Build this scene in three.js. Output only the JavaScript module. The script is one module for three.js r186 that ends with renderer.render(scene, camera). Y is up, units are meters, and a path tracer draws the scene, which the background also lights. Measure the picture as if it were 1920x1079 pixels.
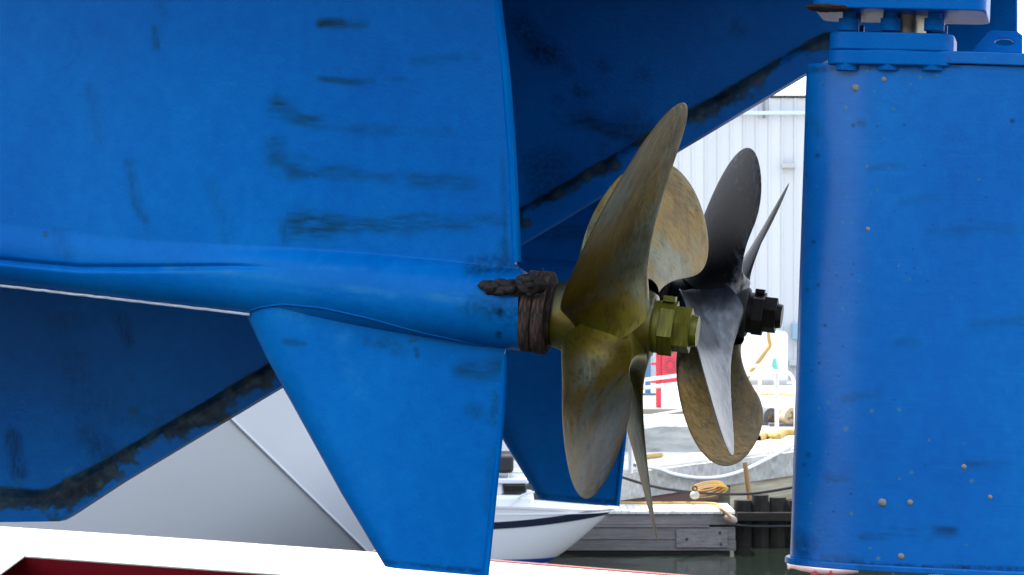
import * as THREE from 'three';
import { mergeGeometries, mergeVertices, toCreasedNormals } from 'three/addons/utils/BufferGeometryUtils.js';
import { RoundedBoxGeometry } from 'three/addons/geometries/RoundedBoxGeometry.js';

// ---------------------------------------------------------------- camera, sky, sun, exposure
const scene = new THREE.Scene();
const FPX = 5444, CX = 960, CY = 539.5, EYE = 3.0;         // focal length in photo pixels, eye 3 m above the water
const camera = new THREE.PerspectiveCamera(2 * Math.atan(539.5 / FPX) * 180 / Math.PI, 1920 / 1079, 0.1, 3000);
camera.position.set(0, EYE, 0);
camera.lookAt(0, EYE, -10);
camera.focus = 8.7; camera.userData.fStop = 20;          // the yard behind is slightly soft
camera.updateMatrixWorld(true);

const SUN = new THREE.Vector3(-0.40, 0.86, -0.40).normalize();
const skyTex = (() => {
  const w = 256, h = 128, d = new Float32Array(w * h * 4);
  for (let j = 0; j < h; j++) for (let i = 0; i < w; i++) {
    const el = ((j + .5) / h - .5) * Math.PI, az = ((i + .5) / w - .5) * 2 * Math.PI;
    const dir = new THREE.Vector3(Math.cos(el) * Math.cos(az), Math.sin(el), Math.cos(el) * Math.sin(az));
    const e = Math.max(0, Math.sin(el));
    const haze = Math.pow(1 - e, 3.0);
    const glow = Math.pow(Math.max(0, dir.dot(SUN)), 6) * 0.5;
    const o = (j * w + i) * 4;
    d[o] = 0.55 + 0.47 * haze + glow; d[o + 1] = 0.68 + 0.36 * haze + glow; d[o + 2] = 0.90 + 0.16 * haze + glow; d[o + 3] = 1;
  }
  const t = new THREE.DataTexture(d, w, h, THREE.RGBAFormat, THREE.FloatType);
  t.mapping = THREE.EquirectangularReflectionMapping; t.magFilter = THREE.LinearFilter; t.minFilter = THREE.LinearFilter;
  t.needsUpdate = true; return t;
})();
scene.background = skyTex; scene.environment = skyTex;
const sun = new THREE.DirectionalLight(new THREE.Color(1, 0.95, 0.87), 3.6);
sun.position.copy(SUN).multiplyScalar(60).add(new THREE.Vector3(0, 0, -20));
sun.target.position.set(0, 0, -20); scene.add(sun, sun.target);
sun.castShadow = true; sun.shadow.mapSize.set(2048, 2048);
Object.assign(sun.shadow.camera, { left: -40, right: 40, top: 60, bottom: -60, near: 1, far: 220 });
const renderer = new THREE.WebGLRenderer({ antialias: true });
renderer.setSize(1024, 575);
renderer.toneMapping = THREE.LinearToneMapping;
renderer.toneMappingExposure = 2.75;
renderer.shadowMap.enabled = true;

// ---------------------------------------------------------------- helpers
const lerp = (a, b, t) => a + (b - a) * t, clamp = (x, a = 0, b = 1) => Math.min(b, Math.max(a, x));
const sstep = (a, b, x) => { const t = clamp((x - a) / (b - a)); return t * t * (3 - 2 * t); };
let seed = 7; const rnd = () => { seed = (seed * 1664525 + 1013904223) >>> 0; return seed / 4294967296; };
const V = (x, y, z) => new THREE.Vector3(x, y, z);
function hash(i, j, k = 0) { let h = (i * 374761393 + j * 668265263 + k * 2147483647) | 0; h = Math.imul(h ^ (h >>> 13), 1274126177); h ^= h >>> 16; return (h >>> 0) / 4294967296; }
function noise2(x, y, k = 0) {
  const i = Math.floor(x), j = Math.floor(y), fx = x - i, fy = y - j, u = fx * fx * (3 - 2 * fx), v = fy * fy * (3 - 2 * fy);
  return lerp(lerp(hash(i, j, k), hash(i + 1, j, k), u), lerp(hash(i, j + 1, k), hash(i + 1, j + 1, k), u), v);
}
function fbm(x, y, o = 4, k = 0) { let s = 0, a = .5, n = 0; for (let q = 0; q < o; q++) { s += a * noise2(x, y, k + q); n += a; x *= 2.03; y *= 2.03; a *= .55; } return s / n; }
function noise3(x, y, z, k = 0) { const l = Math.floor(z), f = z - l, u = f * f * (3 - 2 * f); return lerp(noise2(x + l * 17.3, y + l * 5.1, k), noise2(x + (l + 1) * 17.3, y + (l + 1) * 5.1, k), u); }
function fbm3(x, y, z, o = 4, k = 0) { let s = 0, a = .5, n = 0; for (let q = 0; q < o; q++) { s += a * noise3(x, y, z, k + q); n += a; x *= 2.1; y *= 2.1; z *= 2.1; a *= .55; } return s / n; }
function curve(pts) {                                       // piecewise linear y(x)
  return x => { if (x <= pts[0][0]) { const [a, b] = pts; return a[1] + (x - a[0]) * (b[1] - a[1]) / (b[0] - a[0]); } for (let i = 0; i < pts.length - 1; i++) { const a = pts[i], b = pts[i + 1]; if (x <= b[0] || i === pts.length - 2) return a[1] + (x - a[0]) * (b[1] - a[1]) / (b[0] - a[0]); } };
}
const used = {};
const numbered = n => { const k = used[n] = (used[n] ?? -1) + 1; return k ? `${n}_${String(k).padStart(3, '0')}` : n; };
function mesh(name, g, m, parent) { const o = new THREE.Mesh(g, m); o.name = name; o.castShadow = o.receiveShadow = true; if (parent) parent.add(o); return o; }
function tag(o, label, category, group, kind) { o.name = numbered(o.name); scene.add(o); if (label) o.userData.label = label; if (category) o.userData.category = category; if (group) o.userData.group = group; if (kind) o.userData.kind = kind; return o; }
function thing(name, label, category, pos = V(0, 0, 0), group) { const o = new THREE.Group(); o.name = name; o.position.copy(pos); return tag(o, label, category, group); }
function structure(name, g, m) { const o = mesh(name, g, m); o.userData.kind = 'structure'; o.name = numbered(name); scene.add(o); return o; }
// a photo pixel gives a direction; its distance comes from a plane that the thing touches
const ray = (px, py) => V((px - CX) / FPX, -(py - CY) / FPX, -1);
const atDepth = (px, py, d) => ray(px, py).multiplyScalar(d).add(V(0, EYE, 0));
const onLevel = (px, py, y) => { const r = ray(px, py); return r.multiplyScalar((y - EYE) / r.y).add(V(0, EYE, 0)); };
function onUpright(px, py, A, B, off = 0) { const n = V(-(B.z - A.z), 0, B.x - A.x).normalize(); if (n.z < 0) n.negate(); const r = ray(px, py), c = V(0, EYE, 0); const t = (n.dot(A) + off - n.dot(c)) / n.dot(r); return r.multiplyScalar(t).add(c); }
function geo(pos, idx, uv) { const g = new THREE.BufferGeometry(); g.setAttribute('position', new THREE.Float32BufferAttribute(pos, 3)); if (uv) g.setAttribute('uv', new THREE.Float32BufferAttribute(uv, 2)); g.setIndex(idx); g.computeVertexNormals(); return g; }
function box(x0, x1, y0, y1, z0, z1, r = 0) { const g = r ? new RoundedBoxGeometry(x1 - x0, y1 - y0, z1 - z0, 2, r) : new THREE.BoxGeometry(x1 - x0, y1 - y0, z1 - z0); g.translate((x0 + x1) / 2, (y0 + y1) / 2, (z0 + z1) / 2); return g; }
function tube(pts, r, seg = 40, rad = 8) { return new THREE.TubeGeometry(new THREE.CatmullRomCurve3(pts), seg, r, rad); }
function rod(a, b, r, n = 10) { const d = b.clone().sub(a), g = new THREE.CylinderGeometry(r, r, d.length(), n); g.applyQuaternion(new THREE.Quaternion().setFromUnitVectors(V(0, 1, 0), d.clone().normalize())); g.translate((a.x + b.x) / 2, (a.y + b.y) / 2, (a.z + b.z) / 2); return g; }
function prism(poly, y0, y1) {                              // plan polygon [[x, z]...] between two levels
  const s = new THREE.Shape(poly.map(([x, z]) => new THREE.Vector2(x, -z)));
  const g = new THREE.ExtrudeGeometry(s, { depth: y1 - y0, bevelEnabled: false }); g.rotateX(-Math.PI / 2); g.translate(0, y0, 0); return g;
}
// a two-sided solid from a grid: P(s, t) -> [x, y], H(x, y, s, t) -> half thickness
function slab(nu, nv, P, H) {
  const pos = [], uv = [], idx = [], N = (nu + 1) * (nv + 1);
  for (const sg of [1, -1]) for (let j = 0; j <= nv; j++) for (let i = 0; i <= nu; i++) { const [x, y] = P(i / nu, j / nv); pos.push(x, y, sg * H(x, y, i / nu, j / nv)); uv.push(x, y); }
  const A = (i, j) => j * (nu + 1) + i;
  for (let j = 0; j < nv; j++) for (let i = 0; i < nu; i++) { const a = A(i, j), b = A(i + 1, j), c = A(i, j + 1), d = A(i + 1, j + 1); idx.push(a, c, b, b, c, d, N + a, N + b, N + c, N + b, N + d, N + c); }
  const edge = [];
  for (let i = 0; i < nu; i++) edge.push([A(i + 1, 0), A(i, 0)], [A(i, nv), A(i + 1, nv)]);
  for (let j = 0; j < nv; j++) edge.push([A(0, j), A(0, j + 1)], [A(nu, j + 1), A(nu, j)]);
  const q = k => [pos[3 * k], pos[3 * k + 1], pos[3 * k + 2]];
  for (const [a, b] of edge) { const k = pos.length / 3; pos.push(...q(a), ...q(b), ...q(N + b), ...q(N + a)); for (const m of [a, b, N + b, N + a]) uv.push(uv[2 * m], uv[2 * m + 1]); idx.push(k, k + 2, k + 1, k, k + 3, k + 2); }
  return geo(pos, idx, uv);
}
// textures
function tex(w, h, fn, srgb = true) {
  const d = new Uint8Array(w * h * 4);
  for (let j = 0; j < h; j++) for (let i = 0; i < w; i++) { const c = fn((i + .5) / w, (j + .5) / h), o = (j * w + i) * 4; d[o] = clamp(c[0], 0, 255); d[o + 1] = clamp(c[1], 0, 255); d[o + 2] = clamp(c[2], 0, 255); d[o + 3] = 255; }
  const t = new THREE.DataTexture(d, w, h, THREE.RGBAFormat); t.colorSpace = srgb ? THREE.SRGBColorSpace : THREE.NoColorSpace;
  t.wrapS = t.wrapT = THREE.RepeatWrapping; t.magFilter = THREE.LinearFilter; t.minFilter = THREE.LinearMipmapLinearFilter; t.generateMipmaps = true; t.needsUpdate = true; return t;
}
function tileNoise(n, freq, o, k) {                          // seamless grey noise
  return tex(n, n, (u, v) => {
    const a = fbm(u * freq, v * freq, o, k), b = fbm((u - 1) * freq, v * freq, o, k), c = fbm(u * freq, (v - 1) * freq, o, k), d = fbm((u - 1) * freq, (v - 1) * freq, o, k);
    const s = 255 * lerp(lerp(a, b, sstep(.8, 1, u)), lerp(c, d, sstep(.8, 1, u)), sstep(.8, 1, v)); return [s, s, s];
  }, false);
}
const peel = tileNoise(512, 60, 3, 3); peel.repeat.set(2.2, 2.2);
const coarse = tileNoise(512, 14, 5, 9);
function speckled(c0, c1, freq, k, n = 256) { return tex(n, n, (u, v) => { const s = clamp((fbm(u * freq, v * freq, 5, k) - .5) * 1.8 + .5); return [0, 1, 2].map(q => lerp(c0[q], c1[q], s)); }); }
const std = (color, roughness = .7, extra = {}) => new THREE.MeshStandardMaterial({ color: new THREE.Color(...color), roughness, ...extra });
// grime and other marks: polylines (in metres) with a width, laid into a paint texture with a streaky grain
function segDist(x, y, a, b) { const dx = b[0] - a[0], dy = b[1] - a[1], t = clamp(((x - a[0]) * dx + (y - a[1]) * dy) / (dx * dx + dy * dy + 1e-9)); return [Math.hypot(x - a[0] - t * dx, y - a[1] - t * dy), t]; }
function paintTex(w, h, X0, X1, Y0, Y1, base, marks, extra) {
  marks.forEach(m => { m.bx = [Math.min(...m.p.map(q => q[0])) - m.w * 2.2, Math.max(...m.p.map(q => q[0])) + m.w * 2.2]; m.by = [Math.min(...m.p.map(q => q[1])) - m.w * 2.2, Math.max(...m.p.map(q => q[1])) + m.w * 2.2]; });
  const t = tex(w, h, (u, v) => {
    const x = lerp(X0, X1, u), y = lerp(Y0, Y1, v); const c = base(x, y);
    marks.forEach((m, k) => {
      if (x < m.bx[0] || x > m.bx[1] || y < m.by[0] || y > m.by[1]) return;
      let best = 9, along = 0; const n = m.p.length - 1;
      for (let i = 0; i < Math.max(1, n); i++) { const [d, tt] = segDist(x, y, m.p[i], m.p[Math.min(n, i + 1)]); if (d < best) { best = d; along = n ? (i + tt) / n : 0; } }
      const wd = m.w * (m.taper ? lerp(1.2, .55, along) : 1) * (.55 + .9 * fbm(x * 14, y * 14, 3, k + 20));
      const fall = 1 - sstep(.0, 1.6, best / wd);
      const grain = m.dir === 'v' ? fbm(x * 160, y * 26, 4, k + 40) : m.dir === 'n' ? fbm(x * 90, y * 90, 4, k + 40) : fbm(x * 16, y * 90, 4, k + 40);
      const a = clamp((m.p.length > 2 ? clamp((fbm(x * 11, y * 24, 3, k + 70) - .22) * 2.1) : .8) * 1.08 * fall * m.s * (m.taper ? lerp(1.15, .6, along) : 1) * clamp((grain - .1) * 1.5) * .8);
      for (let q = 0; q < 3; q++) c[q] = lerp(c[q], m.c[q], a);
    });
    return extra ? extra(x, y, c) : c;
  });
  t.repeat.set(1 / (X1 - X0), 1 / (Y1 - Y0)); t.offset.set(-X0 / (X1 - X0), -Y0 / (Y1 - Y0)); return t;
}

// ---------------------------------------------------------------- the ship's frame: x aft, y up, z towards the camera side; origin in the near propeller hub
const YAW = Math.atan(1050 / FPX), ROLL = 2.2 * Math.PI / 180, SHAFT = 0.080;
const shipRot = new THREE.Matrix4().makeRotationZ(-ROLL).multiply(new THREE.Matrix4().makeRotationY(-YAW));
const shipQ = new THREE.Quaternion().setFromRotationMatrix(shipRot);
const ORG = atDepth(1143.6, 602.1, 8.4);
const shipInv = shipQ.clone().invert();
const toShip = p => p.clone().sub(ORG).applyQuaternion(shipInv);
const toWorld = p => p.clone().applyQuaternion(shipQ).add(ORG);
const camS = toShip(V(0, EYE, 0));
function L(px, py, z = 0) { const r = ray(px, py).applyQuaternion(shipInv); const t = (z - camS.z) / r.z; return camS.clone().addScaledVector(r, t); }
const L2 = (px, py, z = 0) => { const p = L(px, py, z); return [p.x, p.y]; };
const FARHUB = toShip(atDepth(1338.5, 578.5, 10.88)), ZF = FARHUB.z, ZM = ZF / 2;
const onShip = o => { o.position.copy(toWorld(o.position)); o.quaternion.copy(shipQ); return o; };

// ---------------------------------------------------------------- setting: water, quay under the camera, wharf
const WHARF = 0.83;
const waterMat = new THREE.MeshPhysicalMaterial({ color: new THREE.Color(0.012, 0.017, 0.012), roughness: 0.05, ior: 1.33, bumpMap: coarse, bumpScale: 0.004 });
{
  const g = new THREE.PlaneGeometry(3000, 3000); g.rotateX(-Math.PI / 2);
  const u = g.attributes.uv; for (let i = 0; i < u.count; i++) u.setXY(i, u.getX(i) * 1500, u.getY(i) * 1500);
  structure('water', g, waterMat);
}
const concreteTex = speckled([150, 148, 142], [190, 187, 180], 12, 5, 512);
const concrete = new THREE.MeshStandardMaterial({ map: concreteTex, roughness: .9, bumpMap: coarse, bumpScale: .006 });
structure('quay', box(-30, 30, -3, 1.4, -4.4, 40), new THREE.MeshStandardMaterial({ map: speckled([58, 57, 56], [82, 80, 78], 14, 4, 512), roughness: .95 }));
{ // unseen dark building added behind the camera, to be mirrored in the glossy paint
  const o = thing('added_shed', 'unseen dark timber building added behind the camera for its reflection', 'building', V(0, 1.4, 14)), m = [.05, .06, .07].map(k => std([k, k * .93, k * .85], .9));
  mesh('wall', box(-13, 24, 0, 7, .05, 9), m[0], o); for (let i = 0; i < 37; i++) mesh('plank', box(-13 + i, -12.02 + i, 0, 7, 0, .046), m[i % 3], o); mesh('roof', box(-13.4, 24.4, 7.01, 7.2, -.5, 9.4), std([.08, .08, .085], .8), o);
}
{ // unseen quay and black building added left, so the rudder nose mirrors dark
  structure('added_quay', box(-32, -15.5, -3, 1.4, -30, -4.405), new THREE.MeshStandardMaterial({ color: new THREE.Color(.12, .118, .115), roughness: .95 }));
  const o = thing('added_shed', 'unseen black building added at the left as a dark reflection for the rudder nose', 'building', V(-18, 1.4, -2.4 - 8.6)), m = [.03, .036, .042].map(k => std([k, k * .95, k * .9], .9));
  mesh('wall', box(-9, -.05, 0, 6, -9, 8.6), m[0], o); for (let i = 0; i < 17; i++) mesh('plank', box(-.046, 0, 0, 6, -9 + i * 1.03, -7.99 + i * 1.03), m[i % 3], o); mesh('roof', box(-9.3, .4, 6.01, 6.2, -9.3, 8.9), std([.06, .06, .065], .8), o);
}
const E1 = onLevel(1120, 895, WHARF), E2 = onLevel(1640, 829, WHARF);
const eDir = E2.clone().sub(E1).normalize(), eIn = V(eDir.z, 0, -eDir.x); if (eIn.z > 0) eIn.negate();
const wharfPlan = [[E1.x, E1.z], [E2.x, E2.z], [60, E2.z - 10], [60, -160], [-60, -160], [-60, -62], [E1.x - 1.5, -62]];
structure('wharf', prism(wharfPlan.slice().reverse(), WHARF - .31, WHARF), concrete);
{ // sun-bleached boards of the walkway along the wharf edge
  const m = [0, 1, 2].map(k => std([.66 + .04 * k, .61 + .04 * k, .54 + .04 * k], .85));
  const w = thing('boardwalk', 'pale sun-bleached board walkway along the wharf edge beside the railing', 'walkway', E1);
  const ang = Math.atan2(-eDir.z, eDir.x);
  for (let i = 0; i < 10; i++) { const b = mesh('board', box(-.2, 13.2, .004, .034, -.30 - i * .2, -.115 - i * .2), m[i % 3], w); b.position.y = .002 * (i % 3); }
  w.rotation.y = ang;
}

// ---------------------------------------------------------------- blue ship
const BLUE = [0, 100, 176];
const ship = new THREE.Group(); ship.name = 'ship'; onShip(ship);
tag(ship, 'blue steel ship hull lifted out of the water, with skegs ahead of two bronze propellers', 'ship');
const GR = [12, 52, 70], BLK = [6, 18, 32], PALE = [70, 140, 195], BRN = [74, 58, 44];
const mk = (z, list) => list.map(([p, w, s, c = GR, dir = 'h', taper = false]) => ({ p: p.map(q => L2(q[0], q[1], z)), w: w * .00154 * (z ? 1.15 : 1), s, c, dir, taper }));
const k0 = .00154;
const skegMarks = mk(0, [
  [[[612, 48], [645, 48]], 11, 1.2, [14, 40, 48]], [[[655, 50], [692, 48]], 9, .9], [[[780, 118], [840, 112], [900, 108]], 9, .4], [[[610, 152], [660, 156], [705, 155]], 8, .75], [[[730, 150], [765, 150]], 6, .4],
  [[[532, 200], [600, 226], [660, 240], [760, 247], [840, 248]], 19, .85, GR, 'h', true], [[[527, 285], [540, 312], [600, 318], [680, 330], [760, 336], [890, 343]], 22, .95, GR, 'h', true], [[[528, 300], [560, 318]], 18, .6],
  [[[572, 425], [640, 428], [740, 424], [840, 420], [945, 414]], 25, .95, GR, 'h', true], [[[264, 310], [272, 370], [300, 435]], 15, .5, GR, 'v'], [[[270, 385], [292, 415]], 9, .5, GR, 'v'], [[[190, 170], [204, 262]], 14, .3, GR, 'v'], [[[310, 60], [313, 92]], 9, .75, GR, 'v'],
  [[[415, 350], [440, 440]], 20, .25, GR, 'v'], [[[540, 415], [546, 455]], 9, .45, GR, 'v'], [[[946, 300], [950, 480]], 7, .5, GR, 'v'], [[[948, 460], [950, 480]], 14, .5, GR, 'n'], [[[318, 10], [326, 30]], 9, .3, GR, 'v'], [[[128, 440], [145, 475]], 16, .3, GR, 'v'],
  [[[107, 441], [108, 442]], 6, 1.5, BRN, 'n'], [[[140, 60], [170, 80], [172, 100], [150, 130], [110, 145]], 2.5, .5, [10, 70, 130], 'n'],
  [[[900, 500], [985, 500]], 20, .8, BLK, 'n'], [[[905, 575], [980, 590]], 26, .75, GR, 'n'], [[[950, 585], [951, 586]], 9, 1.3, BLK, 'n'], [[[946, 627], [947, 627]], 7, 1.2, BLK, 'n'],
  [[[330, 504], [480, 514], [560, 524], [640, 537], [760, 553], [880, 562]], 9, .62, [86, 142, 178], 'h'], [[[430, 532], [560, 545], [640, 557], [750, 568]], 6, .4, PALE, 'h'], [[[600, 503], [700, 505], [800, 500], [940, 498]], 6, .4, PALE, 'n'],
  [[[545, 590], [620, 605], [660, 625]], 20, .5, PALE, 'n'], [[[650, 640], [665, 700], [680, 730]], 16, .4, PALE, 'n'], [[[548, 640], [580, 642]], 9, .6], [[[690, 640], [730, 643], [760, 660]], 14, .55, GR, 'n'], [[[780, 620], [788, 636], [775, 641]], 5, 1.5, BRN, 'n'], [[[785, 655], [787, 668]], 6, .8],
  [[[870, 697], [935, 692]], 18, .85, GR, 'h'], [[[885, 768], [895, 770]], 14, .5, GR, 'n'], [[[932, 740], [928, 790]], 12, .6, GR, 'n'], [[[925, 850], [915, 960]], 9, .4, GR, 'v'], [[[690, 860], [720, 930]], 20, .2, PALE, 'n'], [[[720, 1050], [905, 1072]], 5, .6, BLK, 'n'],
]);
const mott = (x, y, k) => (fbm(x * 1.4, y * 1.1, 3, k + 9) - .5) * 26 + (fbm(x * 5, y * 3, 4, k) - .5) * 14 + (fbm(x * 40, y * 40, 3, k + 5) - .5) * 10 + (noise2(x * 420, y * 420, k) - .5) * 5;
const sx0 = -2.2, sx1 = -.2, sy0 = -.8, sy1 = 1.45;
const skegTex = paintTex(1300, 1460, sx0, sx1, sy0, sy1, (x, y) => { const n = mott(x, y, 11); return [BLUE[0] + Math.max(0, n * .4), BLUE[1] + n, BLUE[2] + n * .9]; }, skegMarks,
  (x, y, c) => { const s = noise2(x * 130, y * 130, 77); if (s > .965) return c.map((q, i) => lerp(q, PALE[i], .25)); return c; });
const paint = map => new THREE.MeshPhysicalMaterial({ map, roughness: .36, specularIntensity: .15, bumpMap: peel, bumpScale: .0006 });
const skegMat = paint(skegTex);
const plainBlue = new THREE.MeshPhysicalMaterial({ map: (() => { const t = tex(256, 256, (u, v) => { const n = (fbm(u * 8, v * 8, 4, 31) - .5) * 26; return [BLUE[0] + Math.max(0, n * .4), BLUE[1] + n, BLUE[2] + n]; }); return t; })(), roughness: .36, specularIntensity: .12, bumpMap: peel, bumpScale: .0007 });

// near skeg: plate + shaft bossing as one shell, fin below
const axisY = x => -Math.tan(SHAFT) * x, RB = .117;
const trail = curve([[-.9, L(985, 900)[`x`]], [L(983, 655).y, L(978, 655).x], [L(983, 640).y, L(985, 640).x], [L(985, 512).y, L(985, 512).x], [L(967, 496).y, L(967, 496).x], [L(958, 300).y, L(958, 300).x], [L(945, 130).y, L(945, 130).x], [L(930, 0).y, L(930, 0).x], [1.45, L(915, -200).x]]);
const skegBot = curve([[-300, 500], [0, 535], [470, 590], [560, 607], [760, 632], [985, 659]].map(([a, b]) => L2(a, b)));
const groove = curve([[-300, 470], [0, 487], [90, 496], [170, 503], [290, 503], [450, 501], [620, 506], [800, 512]].map(([a, b]) => L2(a, b)));
const gx0 = L(430, 500).x, gx1 = L(560, 500).x, xl = L(-260, 500).x;
function skegH(x, y) {
  const ya = axisY(x);
  const plate = (.016 + .088 * sstep(-.22, -1.5, x)) * sstep(ya - .05, ya + .015, y);
  const b = Math.sqrt(Math.max(0, RB * RB - (y - ya) ** 2));
  const k = .014, h = clamp(.5 + .5 * (b - plate) / k);
  let r = lerp(plate, b, h) + k * h * (1 - h);
  const gd = (y - groove(x)) / .0075;
  r -= .012 * Math.exp(-gd * gd) * sstep(gx1, gx0, x);
  r += .008 * sstep(groove(x) + .004, groove(x) - .02, y) * sstep(gx1, gx0 - .3, x);
  r += .004 * (fbm(x * 2.2, y * 2.2, 3, 2) - .5) * sstep(ya, ya + .2, y);
  return Math.max(.008, r);
}
const skegGeo = slab(230, 210, (s, t) => {
  const tt = t < .35 ? t / .35 * .72 : .72 + (t - .35) / .65 * .28;
  const ax = (y) => s < .04 ? lerp(-7, xl, s / .04) : lerp(xl, trail(y), (s - .04) / .96);
  let x = ax(.1), y = lerp(1.42, skegBot(x), tt); x = ax(y); y = lerp(1.42, skegBot(x), tt); x = ax(y);
  return [x, y];
}, skegH);
const finLead = [[440, 548], [462, 592], [498, 668], [560, 780], [640, 925], [722, 1061]], finTrail = [[985, 560], [952, 640], [947, 660], [942, 760], [928, 900], [910, 1081]];
const poly = (pts, t) => { const n = pts.length - 1, i = Math.min(n - 1, Math.floor(t * n)), f = t * n - i; return [lerp(pts[i][0], pts[i + 1][0], f), lerp(pts[i][1], pts[i + 1][1], f)]; };
const finGeo = slab(70, 90, (s, t) => { const a = poly(finLead, t), b = poly(finTrail, t); const c = L2(lerp(a[0], b[0], s), lerp(a[1], b[1], s)); return c; },
  (x, y, s, t) => { const nose = Math.sqrt(clamp(1 - (1 - clamp(s / .2)) ** 2)); return .004 + nose * lerp(.098, .05, t) * Math.pow(1 - clamp((s - .12) / .9) * .92, 1.15) * .96; });
function beadTube(px, z, r) { const pts = []; for (let i = 0; i <= 60; i++) { const [a, b] = poly(px, i / 60); const p = L(a, b, z); p.y += (rnd() - .5) * .0012; pts.push(p); } return tube(pts, r, 160, 6); }
const darkRust = new THREE.MeshStandardMaterial({ map: speckled([22, 16, 14], [92, 66, 52], 30, 15), roughness: .9, bumpMap: coarse, bumpScale: .003 });
const whiteBead = new THREE.MeshStandardMaterial({ map: speckled([150, 160, 172], [244, 246, 248], 40, 8), roughness: .5 });
function rough(g, amp, f, k) { const p = g.attributes.position; const n = g.attributes.normal; for (let i = 0; i < p.count; i++) { const d = (fbm3(p.getX(i) * f, p.getY(i) * f, p.getZ(i) * f, 3, k) - .5) * amp; p.setXYZ(i, p.getX(i) + n.getX(i) * d, p.getY(i) + n.getY(i) * d, p.getZ(i) + n.getZ(i) * d); } g.computeVertexNormals(); return g; }
const alongShaft = g => { g.rotateZ(-Math.PI / 2); g.rotateZ(-SHAFT); return g; };  // lathe axis y -> aft along the shaft
const chipped = skegMat.clone(); chipped.roughness = 1; chipped.specularIntensity = 0;   // same paint, chalky along the plate edges
function skegAssembly(z, label) {
  const s = mesh('skeg', skegGeo, skegMat, ship); s.position.z = z; if (label) s.userData.label = label;
  mesh('fin', finGeo, skegMat, s);
  if (z === 0) {
    const b = mesh('white_edge', beadTube([[-220, 512], [0, 536], [235, 563], [468, 590]], .058, .0048), whiteBead, s); b.userData.label = 'white line along the lower edge of the near skeg';  // speckled white bead along the lower edge
    mesh('weld_seam', (() => { const pts = []; for (let i = 0; i <= 50; i++) { const u = lerp(475, 945, i / 50), v = curve([[465, 588], [500, 577], [545, 571], [620, 578], [700, 596], [800, 624], [945, 656]])(u); const p = L(u, v); const d = p.y - axisY(p.x); p.z = Math.sqrt(Math.max(.00002, RB * RB - d * d)) + .001; pts.push(p); } return tube(pts, .0035, 120, 6); })(), plainBlue, s);
  }
  // rounded trailing edges of the plates
  const edge = (list, r) => { const g = tube(list.map(([a, b]) => L(a, b)), r, 60, 8); g.scale(1, 1, 1.25); return g; };
  mesh('trailing_edge', edge([[915, -200], [930, 0], [945, 130], [958, 300], [967, 492]], .0175), chipped, s); mesh('trailing_edge', edge([[947, 664], [942, 760], [928, 900], [910, 1081]], .0105), chipped, s);
  // rope guard ring and the lump of growth on it
  const ring = mesh('shaft_seal_ring', rough(mergeGeometries([[.232, .119, .028], [.194, .121, .03]].map(([x, r, w]) => { const g = new THREE.LatheGeometry([[.06, -w / 2 - .004], [r - .006, -w / 2 - .004], [r, -w / 2], [r, w / 2], [r - .006, w / 2 + .004], [.06, w / 2 + .004]].map(q => new THREE.Vector2(...q)), 72); alongShaft(g); g.translate(-x, Math.tan(SHAFT) * x, 0); return g; })), .004, 70, 5), darkRust, s);
  ring.userData.label = 'rusty brown ring around the shaft';
  mesh('shaft', alongShaft(new THREE.CylinderGeometry(.088, .088, .34, 40)), darkRust, s).position.set(-.15, Math.tan(SHAFT) * .15, 0);
  if (z === 0) {
    const c = L(950, 543, .1), g1 = new THREE.SphereGeometry(1, 64, 40); g1.scale(.07, .026, .034); g1.rotateZ(-.06); rough(g1, .045, 17, 8); rough(g1, .012, 60, 9);
    const g2 = new THREE.SphereGeometry(1, 48, 32); g2.scale(.06, .034, .06); rough(g2, .05, 19, 12); rough(g2, .012, 60, 9); g2.translate(.075, .02, -.02);
    const bits = [g1, g2]; for (let i = 0; i < 22; i++) { const b = new THREE.SphereGeometry(.007 + .013 * rnd(), 12, 8), t = rnd(); rough(b, .016, 60, i); b.scale(1.4, .9, 1); b.translate(-.08 + .19 * t, (rnd() - .45) * .07 * (.4 + t * .6), (rnd() - .2) * .05); bits.push(b); }
    const lump = mesh('marine_growth', mergeGeometries(bits), new THREE.MeshStandardMaterial({ map: speckled([6, 6, 6], [58, 48, 42], 24, 25), roughness: .75, bumpMap: coarse, bumpScale: .003 }), s); lump.position.copy(c); lump.scale.setScalar(.85); lump.userData.label = 'black crusty growth on the bossing beside the ring';
    const q = L(1018, 512, .06); const sp = new THREE.ConeGeometry(.008, .04, 6); rough(sp, .004, 80, 3); const spike = mesh('growth_spike', sp, darkRust, s); spike.position.copy(q);
  }
  return s;
}
skegAssembly(0, 'near blue skeg with shaft bossing, stained with dark algae smears');
{ const s = skegAssembly(ZF, 'far blue skeg, its fin showing behind the near propeller'); s.position.x = FARHUB.x; s.position.y = FARHUB.y; }

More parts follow.
